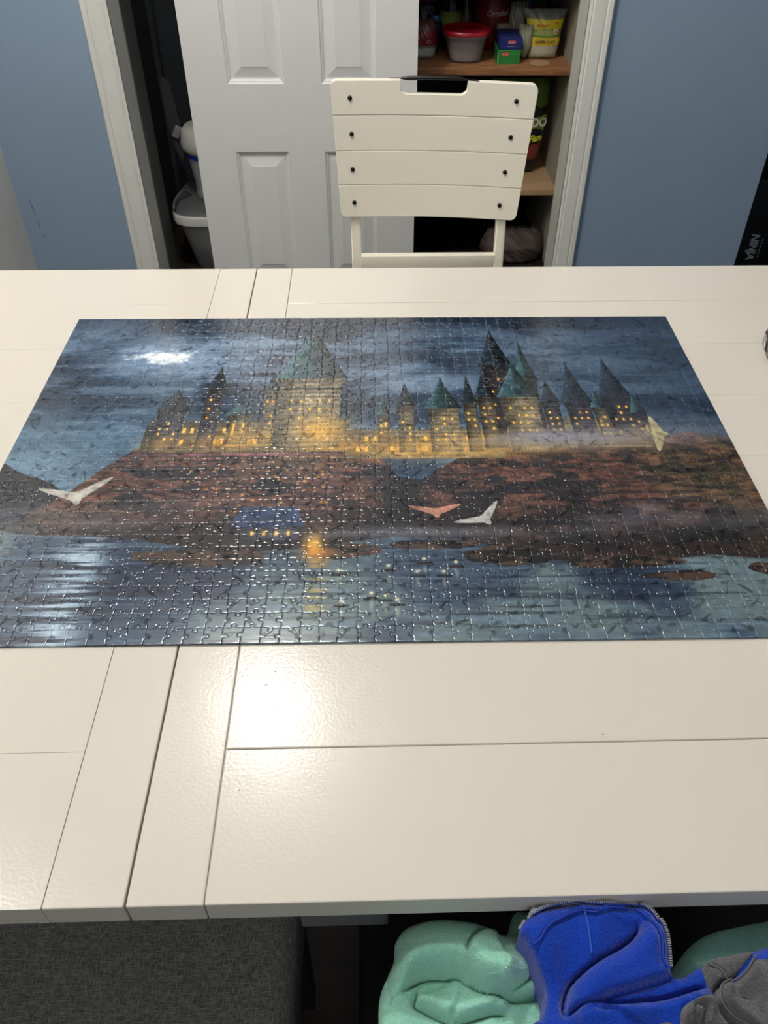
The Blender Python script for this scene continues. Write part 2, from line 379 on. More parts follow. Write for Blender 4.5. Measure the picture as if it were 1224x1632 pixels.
        if w > .03:
            cone(xc, w*1.18, yt, tip, rc, 0, 1.0)
            glow(xc+.02, yb+.05, .035, .05, .75, (240, 184, 78)); rect(xc-w*1.04, xc+w*1.04, yt-.045, yt-.036, C(52, 56, 52))
            windows(xc-w*.7, xc+w*.8, yb+.05, yt-.07, 5, 4, .0016, .004, .5)
        else:
            cone(xc, w*1.3, yt-.003, tip, rc)
            windows(xc-w*.8, xc+w*.8, yb+.03, yt-.03, max(2, int(w*170)), 5, .0016, .0042, .55); glow(xc, yb+.02, w*1.4, .03, .45, (240, 184, 80))
    # ledge, small house at the water with lit door
    rect(.165, .46, .462, .474, C(120, 84, 84)); 
    rect(.33, .405, .225, .262, C(72, 70, 84)); 
    i0, i1, j0, j1 = int(.3*Wd), int(.44*Wd), int(.25*Hd), int(.33*Hd)
    U, V = u[j0:j1, i0:i1], v[j0:j1, i0:i1]; m = np.clip((np.minimum(U-(.318+.22*(V-.26)), (.412-.22*(V-.26))-U))/px, 0, 1)*(V > .26)*(V < .312)
    img[j0:j1, i0:i1] = mix(img[j0:j1, i0:i1], C(58, 72, 104)*(.7+.6*fine[j0:j1, i0:i1, None]), m)
    windows(.34, .40, .232, .255, 4, 1, .002, .006, 1); glow(.425, .215, .012, .03, .9); glow(.43, .19, .02, .018, .55, (232, 150, 50))
    for k in range(26): glow(.25+.19*rng.random(), .3+.15*rng.random(), .0022, .003, .8)
    img = img*(.90+.2*det[..., None])
    # mist
    fog = fbm(5, 9, 5)
    for (a, b, w, h, s) in ((.87, .29, .16, .045, .75), (.76, .515, .15, .035, .95), (.95, .53, .12, .04, .4), (.12, .27, .12, .03, .55), (.57, .245, .12, .018, .55), (.72, .24, .07, .02, .4), (.27, .32, .12, .02, .3), (.04, .30, .06, .03, .4), (.5, .24, .1, .012, .4)):
        img = mix(img, C(146, 146, 158), np.exp(-((u-a)/w)**2-((v-b)/h)**2)*s*ss(.30, .6, fog))
    # gulls
    def bird(x, y, s, r, c, b=.35):
        nonlocal img
        i0, i1, j0, j1 = max(int((x-1.6*s)*Wd), 0), min(int((x+1.6*s)*Wd), Wd), int((y-2*s)*Hd), int((y+2*s)*Hd)
        U, V = (u[j0:j1, i0:i1]-x)/s, (v[j0:j1, i0:i1]-y)/s*.71
        p, q = U*math.cos(r)+V*math.sin(r), -U*math.sin(r)+V*math.cos(r)
        wing = np.clip((.22*(1-np.abs(p))**.5*(np.abs(p) < 1)-np.abs(q-b*np.abs(p)))/.03, 0, 1); body = np.clip((1-(p/.14)**2-((q+.04)/.30)**2)/.2, 0, 1)
        img[j0:j1, i0:i1] = mix(img[j0:j1, i0:i1], C(*c)*(.75+.4*fine[j0:j1, i0:i1, None]), np.nan_to_num(np.maximum(wing, body))*.95)
    bird(.115, .345, .048, .25, (196, 194, 186), .62); bird(.902, .525, .042, 1.5, (196, 188, 150), .15); bird(.577, .295, .034, .05, (206, 150, 130), .4); bird(.637, .275, .036, .6, (208, 206, 204), .5)
    # little lanterns floating on the lake
    for k in range(10):
        x, y = .455+.16*rng.random(), .05+.12*rng.random(); rect(x-.009, x+.009, y-.006, y, C(30, 26, 30)); glow(x, y+.008, .0025, .0035, .95, (250, 240, 200)); glow(x, y-.018, .002, .010, .4, (230, 225, 190))
    out = np.ones((Hd, Wd, 4), np.float32); out[..., :3] = np.clip(img, 0, 1)**1.14
    im = bpy.data.images.new('night_landscape', Wd, Hd); im.pixels.foreach_set(out.ravel()); im.update(); im.pack()
    return im
PUZ_W, PUZ_H, PZT = .6995, .4945, .0019
PM = bpy.data.materials.new('glossy_printed_card'); PM.use_nodes = True; nt = PM.node_tree; pb = nt.nodes['Principled BSDF']
tc = nt.nodes.new('ShaderNodeTexCoord'); mp = nt.nodes.new('ShaderNodeMapping'); mp.inputs['Scale'].default_value = (1/PUZ_W, 1/PUZ_H, 1)
ti = nt.nodes.new('ShaderNodeTexImage'); ti.image = paint(); ti.extension = 'EXTEND'; ti.interpolation = 'Cubic'
nt.links.new(tc.outputs['Object'], mp.inputs[0]); nt.links.new(mp.outputs[0], ti.inputs[0]); nt.links.new(ti.outputs[0], pb.inputs['Base Color'])
pb.inputs['Roughness'].default_value = .15; pb.inputs['Specular IOR Level'].default_value = .8
nb = nt.nodes.new('ShaderNodeTexNoise'); nb.inputs['Scale'].default_value = 900; bp = nt.nodes.new('ShaderNodeBump'); bp.inputs['Strength'].default_value = .06; bp.inputs['Distance'].default_value = .0005
nt.links.new(tc.outputs['Object'], nb.inputs['Vector']); nt.links.new(nb.outputs['Fac'], bp.inputs['Height']); nt.links.new(bp.outputs[0], pb.inputs['Normal'])

def build_puzzle():
    NX, NY = 48, 33; dx, dy = PUZ_W/NX, PUZ_H/NY
    root = empty('jigsaw_puzzle', (-.3495, .3975, T+.0002), 'assembled jigsaw puzzle of a moonlit castle on rocks above a dark blue lake', 'puzzle')
    root.rotation_euler.z = -.0065
    r = random.Random(5)
    P = {}
    for j in range(NY+1):
        for i in range(NX+1):
            P[i, j] = Vector((i*dx+(0 if i in (0, NX) else r.uniform(-.07, .07)*dx), j*dy+(0 if j in (0, NY) else r.uniform(-.07, .07)*dy)))
    tab = [(.0, 0), (.20, -.03), (.37, -.012), (.418, .045), (.372, .105), (.368, .175), (.425, .232), (.5, .250), (.575, .232), (.632, .175), (.628, .105), (.582, .045), (.63, -.012), (.80, -.03)]
    def edge(a, b, flat):
        if flat: return [a]
        d = b-a; n = Vector((-d.y, d.x)); s = r.choice((-1, 1)); sh = r.uniform(-.07, .07); k = r.uniform(.88, 1.1); wv = r.uniform(-1.5, 2.2)
        out = []
        for t, h in tab:
            tt = t if t in (0,) else t+sh*(1-abs(2*t-1)**2)
            hh = h*wv if h < 0 else h*k
            out.append(a+d*tt+n*hh*s)
        return out
    H = {(i, j): edge(P[i, j], P[i+1, j], j in (0, NY)) for j in range(NY+1) for i in range(NX)}
    Vv = {(i, j): edge(P[i, j], P[i, j+1], i in (0, NX)) for j in range(NY) for i in range(NX+1)}
    def outline(i, j):
        p = list(H[i, j])+list(Vv[i+1, j])
        p += [P[i+1, j+1]]+list(reversed(H[i, j+1][1:]))
        p += [P[i, j+1]]+list(reversed(Vv[i, j][1:]))
        return p
    DM_ = .00100
    def inset_field(p):
        """inward direction per outline vertex, shortened where the piece is narrow so the shoulder never folds over"""
        P2 = np.array([(q.x, q.y) for q in p]); e = np.roll(P2, -1, 0)-P2
        en = np.stack([-e[:, 1], e[:, 0]], 1); en /= np.linalg.norm(en, axis=1)[:, None]
        m = en+np.roll(en, 1, 0); L = np.linalg.norm(m, axis=1); m = np.where(L[:, None] < .3, en, m/np.maximum(L, 1e-9)[:, None])
        c = np.maximum(.6, (m*en).sum(1)); n = len(P2)
        # distance along m to every other edge
        A = P2[None, :, :]; E = e[None, :, :]; O = P2[:, None, :]; D = m[:, None, :]
        den = D[..., 0]*E[..., 1]-D[..., 1]*E[..., 0]; den = np.where(np.abs(den) < 1e-12, 1e-12, den)
        w = A-O; t = (w[..., 0]*E[..., 1]-w[..., 1]*E[..., 0])/den; q = (w[..., 0]*D[..., 1]-w[..., 1]*D[..., 0])/den
        ok = (t > 1e-5) & (q > -.02) & (q < 1.02); ray = np.where(ok, t, 1).min(1)
        nb = np.minimum(np.linalg.norm(e, axis=1), np.linalg.norm(np.roll(e, 1, 0), axis=1))
        cross = np.roll(e, 1, 0)[:, 0]*e[:, 1]-np.roll(e, 1, 0)[:, 1]*e[:, 0]
        lim = np.minimum(.36*ray, DM_/c); lim = np.where(cross > 0, np.minimum(lim, .95*nb), lim)
        lim = np.minimum(lim, .5*(np.roll(lim, 1)+np.roll(lim, -1))+.0002)
        return P2, m*(lim/DM_)[:, None]
    vis = []
    for j in range(NY):
        for i in range(NX):
            cx, cy = (i+.5)*dx, (j+.5)*dy
            half = .2715+.155*(cy/.12)*.38     # what the view shows of the near rows
            vis.append((j+abs(cx-.35)*0.0, abs(cx-.349) > half, i, j))
    near = [(i, j) for (q, hid, i, j) in sorted(vis) if not hid][:300]
    near = set(near)
    BV, BF = [], []
    for j in range(NY):
        for i in range(NX):
            o = outline(i, j); n = len(o); z = PZT+r.uniform(-.00005, .00005)
            tx, ty = r.uniform(-.004, .004), r.uniform(-.004, .004); c = P[i, j]
            P2, fld = inset_field(o); rings = [(P2+fld*d_, zz_) for d_, zz_ in ((.00003, 0), (.00003, z-.00040), (.00013, z-.00023), (.00032, z-.00012), (.00062, z-.00004), (.00095, z))]+[(P2+fld*.001, z)]
            V = []
            for pts, zz in rings:
                for q in pts: V.append((q[0], q[1], zz+((q[0]-c.x)*tx+(q[1]-c.y)*ty if zz > 0 else 0)))
            F = []
            for k in range(6):
                for m in range(n): F.append((k*n+m, k*n+(m+1) % n, (k+1)*n+(m+1) % n, (k+1)*n+m))
            F.append(tuple(range(6*n, 7*n)))
            if (i, j) in near:
                me = bpy.data.meshes.new('puzzle_piece'); me.from_pydata(V, [], F); me.materials.append(PM); me.polygons.foreach_set('use_smooth', [True]*(6*n)+[False])
                ob = bpy.data.objects.new('puzzle_piece', me); COL.objects.link(ob); ob.parent = root
            else:
                b = len(BV); BV += V; BF += [tuple(q+b for q in f) for f in F]
    me = bpy.data.meshes.new('puzzle_pieces'); me.from_pydata(BV, [], BF); me.materials.append(PM); me.polygons.foreach_set('use_smooth', [len(f) == 4 for f in BF])
    ob = bpy.data.objects.new('puzzle_pieces', me); COL.objects.link(ob); ob.parent = root; tag(ob, kind='stuff')
build_puzzle()

# clear glass dish at the right edge
GL = mat('clear_glass', (240, 244, 245), .03, trans=1, ior=1.48)
gd = empty('glass_dish', (.4715, .788, T), 'small clear faceted glass dish on the table right of the jigsaw', 'glass')
lathe('bowl', [(.0, 0), (.024, 0), (.032, .004), (.038, .014), (.039, .028), (.037, .031), (.0345, .027), (.032, .014), (.026, .007), (.0, .006)], (.4715, .788, T), GL, gd, n=16, auto=12)
lathe('foot_ring', [(.012, .0075), (.018, .0075), (.018, .010), (.012, .010)], (.4715, .788, T), GL, gd, n=24)

# ------------------------------------------------------------ white folding chair beyond the table
ch = empty('folding_chair', (.125, 1.62, 0), 'cream white folding chair with a four-slat backrest and black screws, behind the table', 'chair')
zt, zb = .7865, .5375; yt, yb = 1.743, 1.700
XL = lambda z: -.0600+(z-zb)/(zt-zb)*(-.0735+.0600); XR = lambda z: .3050+(z-zb)/(zt-zb)*(.3300-.3050)
def chpt(u, z, off=0):
    x = XL(z)+u*(XR(z)-XL(z)); rot = -.022*(x-.125)
    y = yb+(z-zb)/(zt-zb)*(yt-yb)+.014*(1-(2*u-1)**2)*0.9+rot+off
    return Vector((x, y, z-.006*u+.001))
def slat(z0, z1, top=None, rtop=0, rbot=0):
    wd = XR(z1)-XL(z1)
    us = sorted(set([0, .002, .005, .01, .018, .03, .04]+[k/24 for k in range(1, 24)]+[1-q for q in (0, .002, .005, .01, .018, .03, .04)]+([.335, .338, .342, .347, .355, .365, .375, .625, .635, .645, .653, .658, .662, .665] if top else [])))
    def zr(u, base, rr, sgn):
        e = min(u, 1-u)*wd
        return base+sgn*(rr-math.sqrt(max(0, rr*rr-(rr-e)**2))) if rr and e < rr else base
    def ztop(u):
        z = zr(u, z1, rtop, -1)
        if top and .335 <= u <= .665:
            e = min(u-.335, .665-u)*wd; rr = .014; dd = .0235
            q = rr-math.sqrt(max(0, rr*rr-(rr-e)**2)) if e < rr else 0
            z = z1-dd+q*.95
            if e < .0008: z = z1-.003
        return z
    V = []; F = []; N = len(us); th = .014
    for (off, ins) in ((.0012, 0), (0, .0010), (th, 0)):
        for u in us: V.append(chpt(u, zr(u, z0, rbot, 1)+ins, off))
        for u in us: V.append(chpt(u, ztop(u)-ins, off))
    # layers: 0 rim front, 1 face, 2 back
    A, B, Cc = 0, 2*N, 4*N
    for k in range(N-1):
        F.append((B+k, B+k+1, B+N+k+1, B+N+k)); F.append((Cc+k+1, Cc+k, Cc+N+k, Cc+N+k+1))
        F.append((A+k, A+k+1, B+k+1, B+k)); F.append((B+N+k, B+N+k+1, A+N+k+1, A+N+k))
        F.append((Cc+k, Cc+k+1, A+k+1, A+k)); F.append((A+N+k, A+N+k+1, Cc+N+k+1, Cc+N+k))
    for k in (0, N-1):
        F.append((B+k, B+N+k, A+N+k, A+k)); F.append((A+k, A+N+k, Cc+N+k, Cc+k))
    bm = bmesh.new(); vs = [bm.verts.new(v) for v in V]
    for f in F: bm.faces.new([vs[i] for i in f])
    return bm_obj('back_slat', bm, CHAIRW, ch, smooth=True, auto=35)
hs = (zt-zb)/4
zs = [zb, zb+.0625, zb+.126, zb+.189, zt]
for k in range(4):
    s = slat(zs[k]+.0004, zs[k+1]-.0004, top=(k == 3), rtop=.012 if k == 3 else 0, rbot=.012 if k == 0 else 0)
SCR = mat('black_screw', (14, 14, 14), .18, metal=.4)
for z, ua, ub in ((.757, .090, .905), (.694, .088, .903), (.630, .082, .900), (.567, .080, .897)):
    for u in (ua, ub):
        p = chpt(u, z-.001, 0)
        lathe('screw', [(.0, -.0040), (.0026, -.0034), (.0042, -.0018), (.0046, .0005)], (0, 0, 0), SCR, ch, n=16, auto=80)
        o = bpy.data.objects[-1] if False else COL.objects[-1]
        o.data.transform(Matrix.Translation(p) @ Matrix.Rotation(-math.pi/2, 4, 'X'))
zz = .7885
tube('handle', [(.0426, 1.758, zz), (.062, 1.757, zz), (.068, 1.757, zz), (.078, 1.757, zz), (.12, 1.758, zz), (.178, 1.757, zz-.001), (.192, 1.756, zz-.003), (.216, 1.755, zz-.005)],
     [.0008, .0010, .0026, .0042, .0040, .0036, .0012, .0008], BLACK, ch, 10)
def post(name, p0, p1, wx, wy, m=CHAIRW):
    V = []
    for p in (p0, p1):
        for sx, sy in ((-1, -1), (1, -1), (1, 1), (-1, 1)): V.append((p[0]+sx*wx/2, p[1]+sy*wy/2, p[2]))
    bm = bmesh.new(); vs = [bm.verts.new(v) for v in V]
    for f in ((0, 1, 5, 4), (1, 2, 6, 5), (2, 3, 7, 6), (3, 0, 4, 7), (3, 2, 1, 0), (4, 5, 6, 7)): bm.faces.new([vs[i] for i in f])
    bmesh.ops.bevel(bm, geom=bm.edges[:], offset=.002, segments=2, affect='EDGES')
    return bm_obj(name, bm, m, ch, smooth=True, auto=40)
post('leg', (-.0290, 1.615, 0), (-.0310, 1.775, .775), .0198, .022)
post('leg', (.2750, 1.609, 0), (.2775, 1.768, .775), .0198, .022)
post('leg', (-.004, 1.82, 0), (-.004, 1.32, .43), .018, .022)
post('leg', (.246, 1.82, 0), (.246, 1.32, .43), .018, .022)
box('cross_rail', (-.0195, .2670, 1.690, 1.708, .400, .4605), CHAIRW, ch, bev=.0015)
for k in range(6): box('seat_slat', (-.05, .30, 1.30+k*.058, 1.352+k*.058, .430, .444), CHAIRW, ch, bev=.002)
box('cross_rail', (.005, .237, 1.40, 1.42, .36, .385), CHAIRW, ch, bev=.0015)

# ------------------------------------------------------------ pantry shelves and what stands on them
WOOD = mat('shelf_wood', (150, 104, 70), .5, var=.3, vscale=14, stretch=(1, 8, 8), bump=.05, bscale=60)
WOOD2 = mat('shelf_wood_pale', (176, 146, 112), .55, var=.12, vscale=10, stretch=(1, 6, 6))
SZ = .596
us = tag(box('pantry_shelf', (-.10, .5845, 2.620, 2.99, SZ-.022, SZ), WOOD, bev=.0015), 'reddish brown wooden pantry shelf holding the food containers', 'shelf')
LZ = .256
ls = tag(box('pantry_shelf', (-.10, .5845, 2.60, 2.99, LZ-.018, LZ), WOOD2, bev=.0015), 'pale wooden lower pantry shelf under the black snack bag', 'shelf')

tag(box('pantry_shelf', (-.10, .5845, 2.600, 2.99, .79, .812), WOOD, bev=.0015), 'unseen wooden shelf added above the food containers to shade them', 'shelf')  # out of view, added to block lamp light from the food below
# plastic tub with red lid
TUBX, TUBY = .283, 2.700
tub = empty('food_tub', (TUBX, TUBY, SZ), 'round clear plastic food tub with a red lid and white powder inside', 'container')
lathe('tub_wall', [(.0, 0), (.040, 0), (.047, .004), (.051, .02), (.060, .064), (.066, .066), (.067, .072), (.064, .072), (.0585, .0655), (.049, .021), (.045, .006), (.0, .003)], (TUBX, TUBY, SZ), mat('cloudy_plastic', (170, 160, 160), .25, alpha=.42), tub, power=2.6)
lathe('lid', [(.064, .070), (.0675, .071), (.068, .078), (.064, .0825), (.058, .0815), (.054, .0775), (.0, .0775)], (TUBX, TUBY, SZ), mat('red_plastic', (150, 22, 36), .3), tub, power=2.6)
# powder heap sloping to one side
n = 28; V = []; F = []
for k in range(n):
    a = 2*math.pi*k/n; V.append((TUBX+.0435*math.cos(a), TUBY+.0435*math.sin(a), SZ+.0055))
for k in range(n):
    a = 2*math.pi*k/n; hgt = .016-.013*math.cos(a); rr = .0455+hgt*.1
    V.append((TUBX+rr*math.cos(a), TUBY+rr*math.sin(a), SZ+.006+hgt))
V.append((TUBX, TUBY, SZ+.022))
for k in range(n): F += [(k, (k+1) % n, n+(k+1) % n, n+k), (n+k, n+(k+1) % n, 2*n)]
F.append(tuple(range(n-1, -1, -1)))
mesh_obj('powder', V, F, mat('white_powder', (225, 218, 212), .9), tub)

# two small cartons
def carton(x0, x1, y0, y1, z0, z1, m, label, logo):
    c = empty('carton', ((x0+x1)/2, (y0+y1)/2, z0), label, 'carton')
    box('box_body', (x0, x1, y0, y1, z0, z1), m, c, bev=.0008, seg=1)
    rm = mat('red_logo', (196, 60, 56), .5); wm = mat('white_print', (190, 190, 190), .5)
    w = x1-x0; cx, cz = x0+w*logo[0], z0+(z1-z0)*logo[1]
    box('logo_patch', (cx-w*.17, cx+w*.17, y0-.0004, y0, cz-.0045, cz+.0045), rm, c)
    for k in range(5): box('logo_stroke', (cx-w*.13+k*w*.055, cx-w*.13+k*w*.055+w*.03, y0-.0006, y0-.0004, cz-.002, cz+.0022), wm, c)
    return c
c1 = carton(.3730, .4385, 2.650, 2.760, SZ, SZ+.036, mat('green_card', (46, 128, 60), .4), 'green card carton on the shelf, under the dark blue carton', (.34, .72))
for q in [(.3730, .3765, 2.6496, 2.65, SZ+.002, SZ+.030), (.40, .436, 2.6496, 2.65, SZ+.0255, SZ+.0262)]: box('green_stripe', q, mat('pale_green_print', (110, 180, 90), .5), c1)
c2 = carton(.3765, .4420, 2.655, 2.770, SZ+.0365, SZ+.0655, mat('navy_card', (34, 46, 110), .4), 'dark blue card carton lying on top of the green carton', (.55, .62))
boxes('fine_print', [(.3765+.022, .3765+.046, 2.6546, 2.655, SZ+.043, SZ+.0447)], mat('grey_print', (120, 125, 150), .5), c2)

# bags: front/back pillow meshes with crinkles
def bag(name, cx, cy, z0, w, h, d, m, parent, top_in=.9, bot_in=.85, rz=0, n=26, rough=.004, seed=1, botround=.35):
    r = np.random.default_rng(seed); ph = r.random(12)*6.28
    V = []; F = []
    def cr(a, b): return sum(math.sin(a*(5+2.7*k)+b*(4+3.1*k)+ph[k]) for k in range(6))/6
    for side in (-1, 1):
        for j in range(n+1):
            t = j/n
            for i in range(n+1):
                s = i/n*2-1
                ww = w/2*(bot_in+(1-bot_in)*min(1, t/botround) if t < botround else 1+(top_in-1)*((t-botround)/(1-botround))**2)
                thick = d/2*(max(0, 1-s*s)**.5)*(min(1, (1-t)/.45)**.6 if t > .55 else 1)*(min(1, (t+.02)/.12)**.5)
                x = s*ww; y = side*(thick)+rough*cr(s*2+side, t*3)*(1-s*s)*(.4+t); z = h*t+rough*cr(t*3, s*2+side)*.6*(t > .1)
                if t > .9: x += rough*1.0*cr(t*9, s*3)
                V.append(Vector((x, y, z)))
    N = (n+1)**2
    for sd in (0, 1):
        for j in range(n):
            for i in range(n):
                a = sd*N+j*(n+1)+i; q = (a, a+1, a+n+2, a+n+1); F.append(q if sd == 0 else q[::-1])
    M = Matrix.Translation((cx, cy, z0)) @ Matrix.Rotation(rz, 4, 'Z')
    bm = bmesh.new(); vs = [bm.verts.new(M @ v) for v in V]
    for f in F: bm.faces.new([vs[i] for i in f])
    # close bottom
    for i in range(n):
        bm.faces.new([vs[i], vs[N+i], vs[N+i+1], vs[i+1]])
    bmesh.ops.remove_doubles(bm, verts=bm.verts, dist=.00015)
    mn = min(v.co.z for v in bm.verts)
    for v in bm.verts: v.co.z += z0-mn
    return bm_obj(name, bm, m, parent, smooth=True)
def banded(name, bands, axis='Z', rough=.3, wob=.004):
    """flat print in horizontal colour bands by object height"""
    m = bpy.data.materials.new(name); m.use_nodes = True; nt = m.node_tree; p = nt.nodes['Principled BSDF']; p.inputs['Roughness'].default_value = rough
    tc = nt.nodes.new('ShaderNodeTexCoord'); sp = nt.nodes.new('ShaderNodeSeparateXYZ'); nt.links.new(tc.outputs['Object'], sp.inputs[0])
    n = nt.nodes.new('ShaderNodeTexNoise'); n.inputs['Scale'].default_value = 30; nt.links.new(tc.outputs['Object'], n.inputs['Vector'])
    ma = nt.nodes.new('ShaderNodeMath'); ma.operation = 'MULTIPLY_ADD'; ma.inputs[1].default_value = wob; nt.links.new(n.outputs['Fac'], ma.inputs[0]); nt.links.new(sp.outputs['Z'], ma.inputs[2])
    lo, hi = bands[0][0], bands[-1][0]+.05
    mr = nt.nodes.new('ShaderNodeMapRange'); mr.inputs[1].default_value = lo; mr.inputs[2].default_value = hi; nt.links.new(ma.outputs[0], mr.inputs[0])
    r = nt.nodes.new('ShaderNodeValToRGB'); r.color_ramp.interpolation = 'CONSTANT'; nt.links.new(mr.outputs[0], r.inputs[0])
    e = r.color_ramp.elements
    while len(e) < len(bands): e.new(.5)
    for k, (z, c) in enumerate(bands): e[k].position = (z-lo)/(hi-lo)
    for k, (z, c) in enumerate(bands): e[k].color = srgb(*c)
    nt.links.new(r.outputs[0], p.inputs['Base Color']); return m
corn = empty('frozen_food_bag', (.515, 2.755, SZ), 'yellow and white plastic corn bag with green band, crumpled open top', 'bag')
CM = banded('corn_bag_print', [(SZ, (176, 172, 150)), (SZ+.038, (216, 186, 60)), (SZ+.059, (108, 140, 60)), (SZ+.065, (150, 158, 90)), (SZ+.079, (222, 206, 56)), (SZ+.103, (120, 122, 116))])
bag('bag_film', .5130, 2.722, SZ, .098, .124, .055, CM, corn, top_in=1.22, bot_in=.84, seed=4, rz=.02)
bag('bag_flap', .458, 2.708, SZ+.004, .040, .085, .03, mat('cloudy_film', (150, 150, 130), .3, alpha=.9), corn, top_in=1.1, bot_in=.3, seed=9, rz=-.5)
TD = mat('dark_print', (38, 36, 30), .6)
text('lettering', 'Golden Corn', .0125, face_front(.513, 2.6905, SZ+.0485), TD, corn, sx=.86, bold=.0002)
text('lettering', 'BIG VALUE!', .0075, face_front(.502, 2.6895, SZ+.089), mat('red_logo', (196, 60, 56)), corn, sx=.9, bold=.0002)
text('lettering', 'BIG', .006, face_front(.543, 2.6965, SZ+.0945), mat('red_logo', (196, 60, 56)), corn, bold=.0003)
lathe('round_mark', [(.0, -.0004), (.0065, -.0004), (.0065, .0004)], (0, 0, 0), mat('white_print', (190, 190, 190)), corn, n=24)
COL.objects[-1].data.transform(Matrix.Translation((.543, 2.6960, SZ+.073)) @ Matrix.Rotation(math.pi/2, 4, 'X'))
mesh_obj('red_mark', [(.5385, 2.6952, SZ+.070), (.5475, 2.6952, SZ+.070), (.543, 2.6952, SZ+.0775)], [(0, 1, 2)], mat('red_logo', (196, 60, 56)), corn)

disc = tag(lathe('coaster', [(.0, 0), (.028, 0), (.029, .0012), (.028, .003), (.0, .003)], (.4985, 2.658, SZ), mat('pale_wood', (176, 142, 112), .6)), 'thin round pale wooden disc lying flat at the shelf front', 'coaster')

# bag with red label by the door edge
lb = empty('food_bag', (.165, 2.72, SZ), 'crumpled clear bag with a red label, half behind the door', 'bag')
LM = banded('red_label_print', [(SZ, (176, 180, 182)), (SZ+.030, (120, 128, 112)), (SZ+.036, (134, 28, 44)), (SZ+.075, (110, 60, 66))])
bag('bag_film', .158, 2.725, SZ, .090, .098, .05, LM, lb, top_in=.72, seed=12)
text('lettering', "ll's", .014, face_front(.176, 2.6930, SZ+.046), mat('pale_pink_print', (200, 170, 170), .5), lb, shear=.3)

# jars and cans in the second row
def bottle(x, y, prof, m, capprof, cm, label, cat='jar', name='jar', group=None):
    b = empty(name, (x, y, SZ), label, cat, group)
    lathe('jar_body', prof, (x, y, SZ), m, b, n=28)
    lathe('cap', capprof, (x, y, SZ), cm, b, n=28)
    return b
BLC = mat('blue_cap', (70, 110, 150), .3, metal=.3)
GJ = mat('dark_jar', (40, 30, 34), .15)
bottle(.190, 2.80, [(0, 0), (.024, 0), (.025, .004), (.025, .052), (.018, .060)], GJ, [(.017, .058), (.0195, .058), (.0195, .068), (.018, .0705), (0, .0705)], BLC, 'low jar with a blue metal cap behind the red-labelled bag, nearer of two')
bottle(.207, 2.865, [(0, 0), (.020, 0), (.021, .004), (.021, .062), (.015, .070)], GJ, [(.014, .068), (.0165, .068), (.0165, .080), (.015, .082), (0, .082)], BLC, 'tall jar with a blue metal cap, farther of the two blue-capped jars')
can = empty('food_can', (.160, 2.93, SZ), 'dark red can with a pale number on a navy band, at the door edge', 'can')
lathe('can_body', [(0, 0), (.046, 0), (.048, .002), (.048, .012), (.048, .128), (.046, .130), (.044, .127), (0, .127)], (.172, 2.93, SZ), banded('red_navy_print', [(SZ, (40, 46, 74)), (SZ+.075, (34, 38, 62)), (SZ+.112, (104, 26, 38))]), can)
def cyl_warp(cx, cy, r):
    def f(p):
        a = (p.x-cx)/r; return Vector((cx+r*math.sin(a), cy-r*math.cos(a)-(p.y), p.z))
    return f
text('lettering', '100', .030, Matrix.Translation((.181, .0004, SZ+.090)) @ Matrix.Rotation(math.pi/2, 4, 'X'), mat('grey_white_print', (150, 150, 158), .5), can, bold=.0008, warp=cyl_warp(.172, 2.93, .0489))
dj = empty('black_jar', (.252, 2.88, SZ), 'dark glass jar with a lime green label behind the red lid', 'jar')
lathe('jar_body', [(0, 0), (.031, 0), (.033, .004), (.033, .110), (.026, .124), (.026, .130), (0, .130)], (.252, 2.88, SZ), mat('olive_glass', (30, 36, 28), .12), dj)
lathe('label_band', [(.0334, .052), (.0334, .092)], (.252, 2.88, SZ), mat('lime_label', (130, 146, 60), .5), dj)
gb = empty('glass_bottle', (.301, 2.89, SZ), 'slim brown glass bottle between the dark jar and the red soup can', 'bottle')
lathe('bottle_body', [(0, 0), (.016, 0), (.017, .003), (.017, .085), (.008, .105), (.008, .13), (0, .13)], (.301, 2.89, SZ), mat('brown_glass', (110, 92, 76), .12), gb, n=24)
lathe('cap', [(.0085, .128), (.0085, .142), (0, .142)], (.301, 2.89, SZ), mat('silver_cap', (190, 190, 190), .25, metal=.8), gb, n=20)
sc = empty('soup_can', (.372, 2.86, SZ), 'large dark red can with white script lettering at the back of the shelf', 'can')
lathe('can_body', [(0, 0), (.052, 0), (.054, .003), (.054, .150), (.052, .152), (0, .151)], (.378, 2.86, SZ), mat('deep_red_print', (116, 18, 34), .3), sc)
text('lettering', "Campbell's", .0215, Matrix.Translation((.391, .0004, SZ+.0955)) @ Matrix.Rotation(math.pi/2, 4, 'X') @ Matrix.Rotation(.02, 4, 'Z'), mat('script_white', (205, 190, 190), .5), sc, shear=.45, sx=.84, warp=cyl_warp(.378, 2.86, .0544))
gbx = empty('green_box', (.500, 2.93, SZ), 'dark green tall box with a red mark behind the corn bag', 'box')
box('box_body', (.466, .542, 2.87, 2.95, SZ, SZ+.17), mat('dark_green_card', (22, 66, 44), .5), gbx, bev=.001, seg=1)
box('blue_tag', (.478, .494, 2.869, 2.870, SZ+.098, SZ+.120), mat('pale_blue_print', (110, 150, 180), .5), gbx)
tube('red_mark', [(.498, 2.8695, SZ+.100), (.506, 2.8695, SZ+.108), (.513, 2.8695, SZ+.105), (.520, 2.8695, SZ+.109), (.528, 2.8695, SZ+.101)], .0022, mat('red_logo', (196, 60, 56)), gbx, 6)
bgb = empty('clear_bag', (.444, 2.83, SZ), 'clear crumpled plastic bag stuffed between the red can and corn bag', 'bag')
bag('bag_film', .450, 2.812, SZ, .060, .125, .045, mat('grey_film', (150, 148, 138), .25), bgb, top_in=.8, seed=21, rough=.007)
